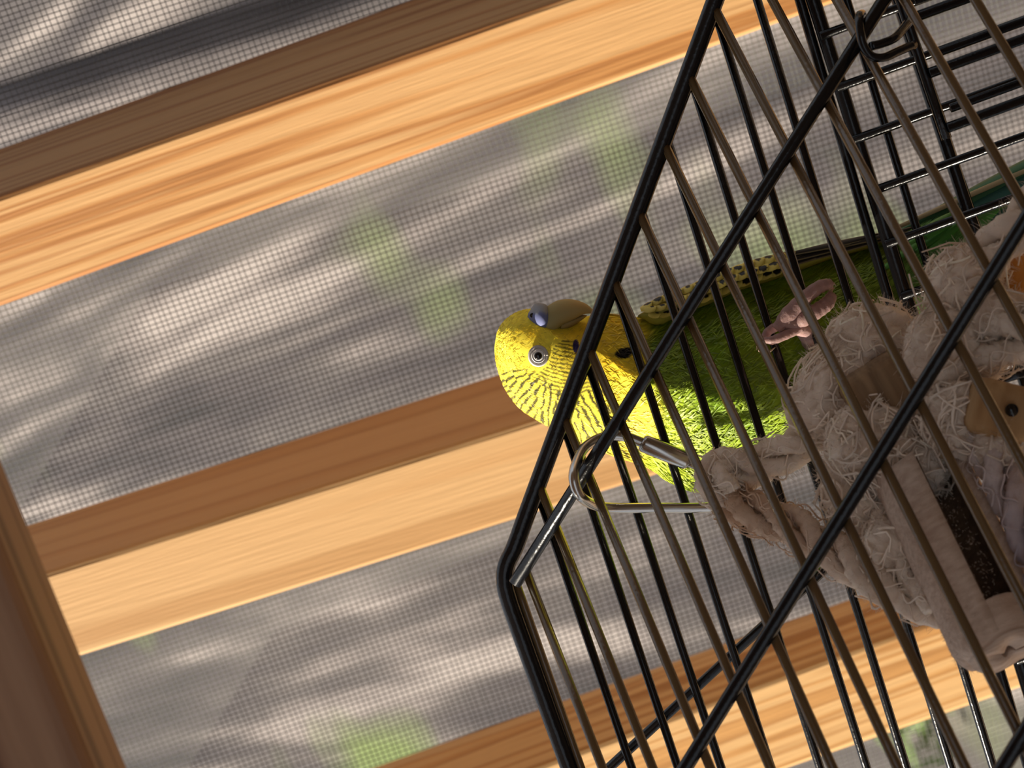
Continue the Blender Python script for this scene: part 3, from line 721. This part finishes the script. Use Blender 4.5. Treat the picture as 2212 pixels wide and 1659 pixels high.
for (cu, cv, dz, ru, rv, rw, ti, c, n, L) in [
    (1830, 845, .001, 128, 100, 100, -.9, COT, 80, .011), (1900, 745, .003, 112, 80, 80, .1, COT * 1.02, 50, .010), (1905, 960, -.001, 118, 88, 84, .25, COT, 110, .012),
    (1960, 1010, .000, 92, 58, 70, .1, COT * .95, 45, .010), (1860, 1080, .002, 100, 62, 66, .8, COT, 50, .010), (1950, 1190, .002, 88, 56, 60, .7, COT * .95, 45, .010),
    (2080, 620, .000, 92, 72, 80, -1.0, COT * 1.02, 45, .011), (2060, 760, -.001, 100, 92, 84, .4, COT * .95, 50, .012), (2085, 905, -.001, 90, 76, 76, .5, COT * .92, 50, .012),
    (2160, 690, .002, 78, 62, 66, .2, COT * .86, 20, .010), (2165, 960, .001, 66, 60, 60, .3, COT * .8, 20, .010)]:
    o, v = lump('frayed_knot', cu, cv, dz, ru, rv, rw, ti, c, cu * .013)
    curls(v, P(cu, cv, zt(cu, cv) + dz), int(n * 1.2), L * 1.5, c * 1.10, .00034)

# wooden pieces
def wood_piece_mat(name, base, dark, sc_):
    m = mat(name, base, .8); B = m.node_tree.nodes['Principled BSDF']; tc = nd(m, 'ShaderNodeTexCoord'); mp = nd(m, 'ShaderNodeMapping'); mp.inputs['Scale'].default_value = (sc_, sc_, sc_ * .12)
    n = nd(m, 'ShaderNodeTexNoise'); n.inputs['Scale'].default_value = 1; n.inputs['Detail'].default_value = 4; lk(m, tc, 'Object', mp, 'Vector'); lk(m, mp, 'Vector', n, 'Vector')
    r = ramp(m, [(.35, dark), (.65, base)]); lk(m, n, 'Fac', r, 'Fac'); lk(m, r, 'Color', B, 'Base Color'); bump(m, n, 'Fac', .5, .0006); return m
M['tan_wood'] = wood_piece_mat('tan_block_wood', (.50, .31, .14), (.36, .20, .08), 320)
M['umber_wood'] = wood_piece_mat('umber_block_wood', (.36, .23, .12), (.20, .12, .06), 420)
M['orange_wood'] = wood_piece_mat('orange_block_wood', (.62, .27, .05), (.52, .20, .03), 320)
M['pale_wood'] = wood_piece_mat('pale_chewed_wood', (.62, .47, .36), (.48, .34, .25), 900)
M['brown_core'] = wood_piece_mat('brown_core_wood', (.15, .085, .045), (.09, .05, .028), 500)
# split hollow stick: a C-shaped shell lying across the toy, open side towards the room
A0, A1 = pt(1990, 1020, .001), pt(2172, 1395, -.001)
ax = (A1 - A0).normalized(); tov = (-FW - ax * (-FW).dot(ax)).normalized(); sdv = ax.cross(tov)
if sdv.dot(XC) < 0: sdv = -sdv                           # image right
def shell(name, r0, r1, a0, a1, L0, L1, m, capr=True):
    v = []; f = []; n = 30; nl = 26
    for (r, ly) in ((r0, 0), (r1, 1)):
        for i in range(nl + 1):
            l = L0 + (L1 - L0) * i / nl; tp = 1.0
            if l > .9: tp = math.sqrt(max(.02, 1 - ((l - .9) / .118) ** 2)) * .25 + .75
            for k in range(n + 1):
                a = a0 + (a1 - a0) * k / n; nz = 1 + .05 * noise.noise(Vector((l * 6, math.cos(a) * 2, math.sin(a) * 2 + ly)))
                v.append(A0 + (A1 - A0) * (l + .012 * math.sin(k * .7)) + (sdv * math.cos(a) + tov * math.sin(a)) * r * tp * nz)
    o = (nl + 1) * (n + 1)
    for i in range(nl):
        for k in range(n):
            q = i * (n + 1) + k; f.append((q, q + 1, q + n + 2, q + n + 1)); f.append((o + q, o + q + n + 1, o + q + n + 2, o + q + 1))
    for i in range(nl):
        for k in (0, n):
            q = i * (n + 1) + k; f.append((q, q + n + 1, o + q + n + 1, o + q))
    for i in (0, nl):
        for k in range(n):
            q = i * (n + 1) + k; f.append((q, q + 1, o + q + 1, o + q))
    return v, f
RD = .0103
v, f = shell('s', RD, RD * .78, math.radians(98), math.radians(392), 0, 1.0, None)
st_ = under(mesh('split_stick', v, f, M['pale_wood'], None, True), toy); st_['label'] = 'pale split wooden stick with brown hollow'
v, f = shell('s', RD * .785, RD * .60, math.radians(96), math.radians(394), 0, .84, None)
under(mesh('brown_core', v, f, M['brown_core'], None, True), st_)
v, f = shell('s', RD * .99, RD * .2, 0, 2 * math.pi, .86, 1.03, None)
under(mesh('stick_end', v, f, M['pale_wood'], None, True), st_)
for _ in range(2600):
    l = random.uniform(0, 1); a = random.uniform(math.radians(75), math.radians(280)); p = A0 + (A1 - A0) * l + (sdv * math.cos(a) + tov * math.sin(a)) * RD * .99
    fuzz(p, 1, .0007, .00003, (.70, .57, .47), (sdv * math.cos(a) + tov * math.sin(a)) + ax * .8)
def block(name, cu, cv, dz, hu, hv, hw, rot, m, hole=None, label=None):
    """eased wooden block with a drilled hole"""
    c = pt(cu, cv, dz); s = zt(cu, cv) / F; eu = XC * math.cos(rot) - YC * math.sin(rot); ev = -(XC * -math.sin(rot) * -1) * 0 + (-YC * math.cos(rot) - XC * math.sin(rot)); ew_ = FW
    R = Matrix(((eu.x, ew_.x, ev.x, c.x), (eu.y, ew_.y, ev.y, c.y), (eu.z, ew_.z, ev.z, c.z), (0, 0, 0, 1)))
    b = MB(); b.box((0, 0, 0), Vector((hu * s, 0, 0)), Vector((0, hw * s, 0)), Vector((0, 0, hv * s)))
    o = mesh(name, b.v, b.f, m, None, False); o.matrix_world = R; bv = o.modifiers.new('ease', 'BEVEL'); bv.width = min(hu, hv) * s * .5; bv.segments = 6
    o.parent = toy; o.matrix_parent_inverse = toy.matrix_world.inverted()
    if label: o['label'] = label
    if hole:
        hb = MB(); q = pt(hole[0], hole[1], dz - hw * s * 1.004); hb.tube([q - FW * .00005, q + FW * .0008], [hole[2] * s, hole[2] * s], 16); under(hb.build('drilled_hole', M['pupil']), o)
    return o
bpy.context.view_layer.update()
block('wood_block', 2162, 888, -.0035, 74, 62, 50, .25, M['tan_wood'], (2186, 886, 14), 'tan wooden block with a drilled hole')
block('wood_block', 1905, 838, -.0040, 84, 62, 52, -.55, M['umber_wood'], None, 'brown wooden block wrapped by frayed strands')
block('wood_block', 2185, 560, .010, 52, 80, 40, .30, M['orange_wood'], None, 'orange wooden block')
b = MB(); b.tube([P(2135, 828, .505), P(2260, 790, .505)], .0011, 8); b.build('pin', M['black'], toy)
o = fib.build('loose_fibres', M['fibre'], toy, True); o['kind'] = 'stuff'
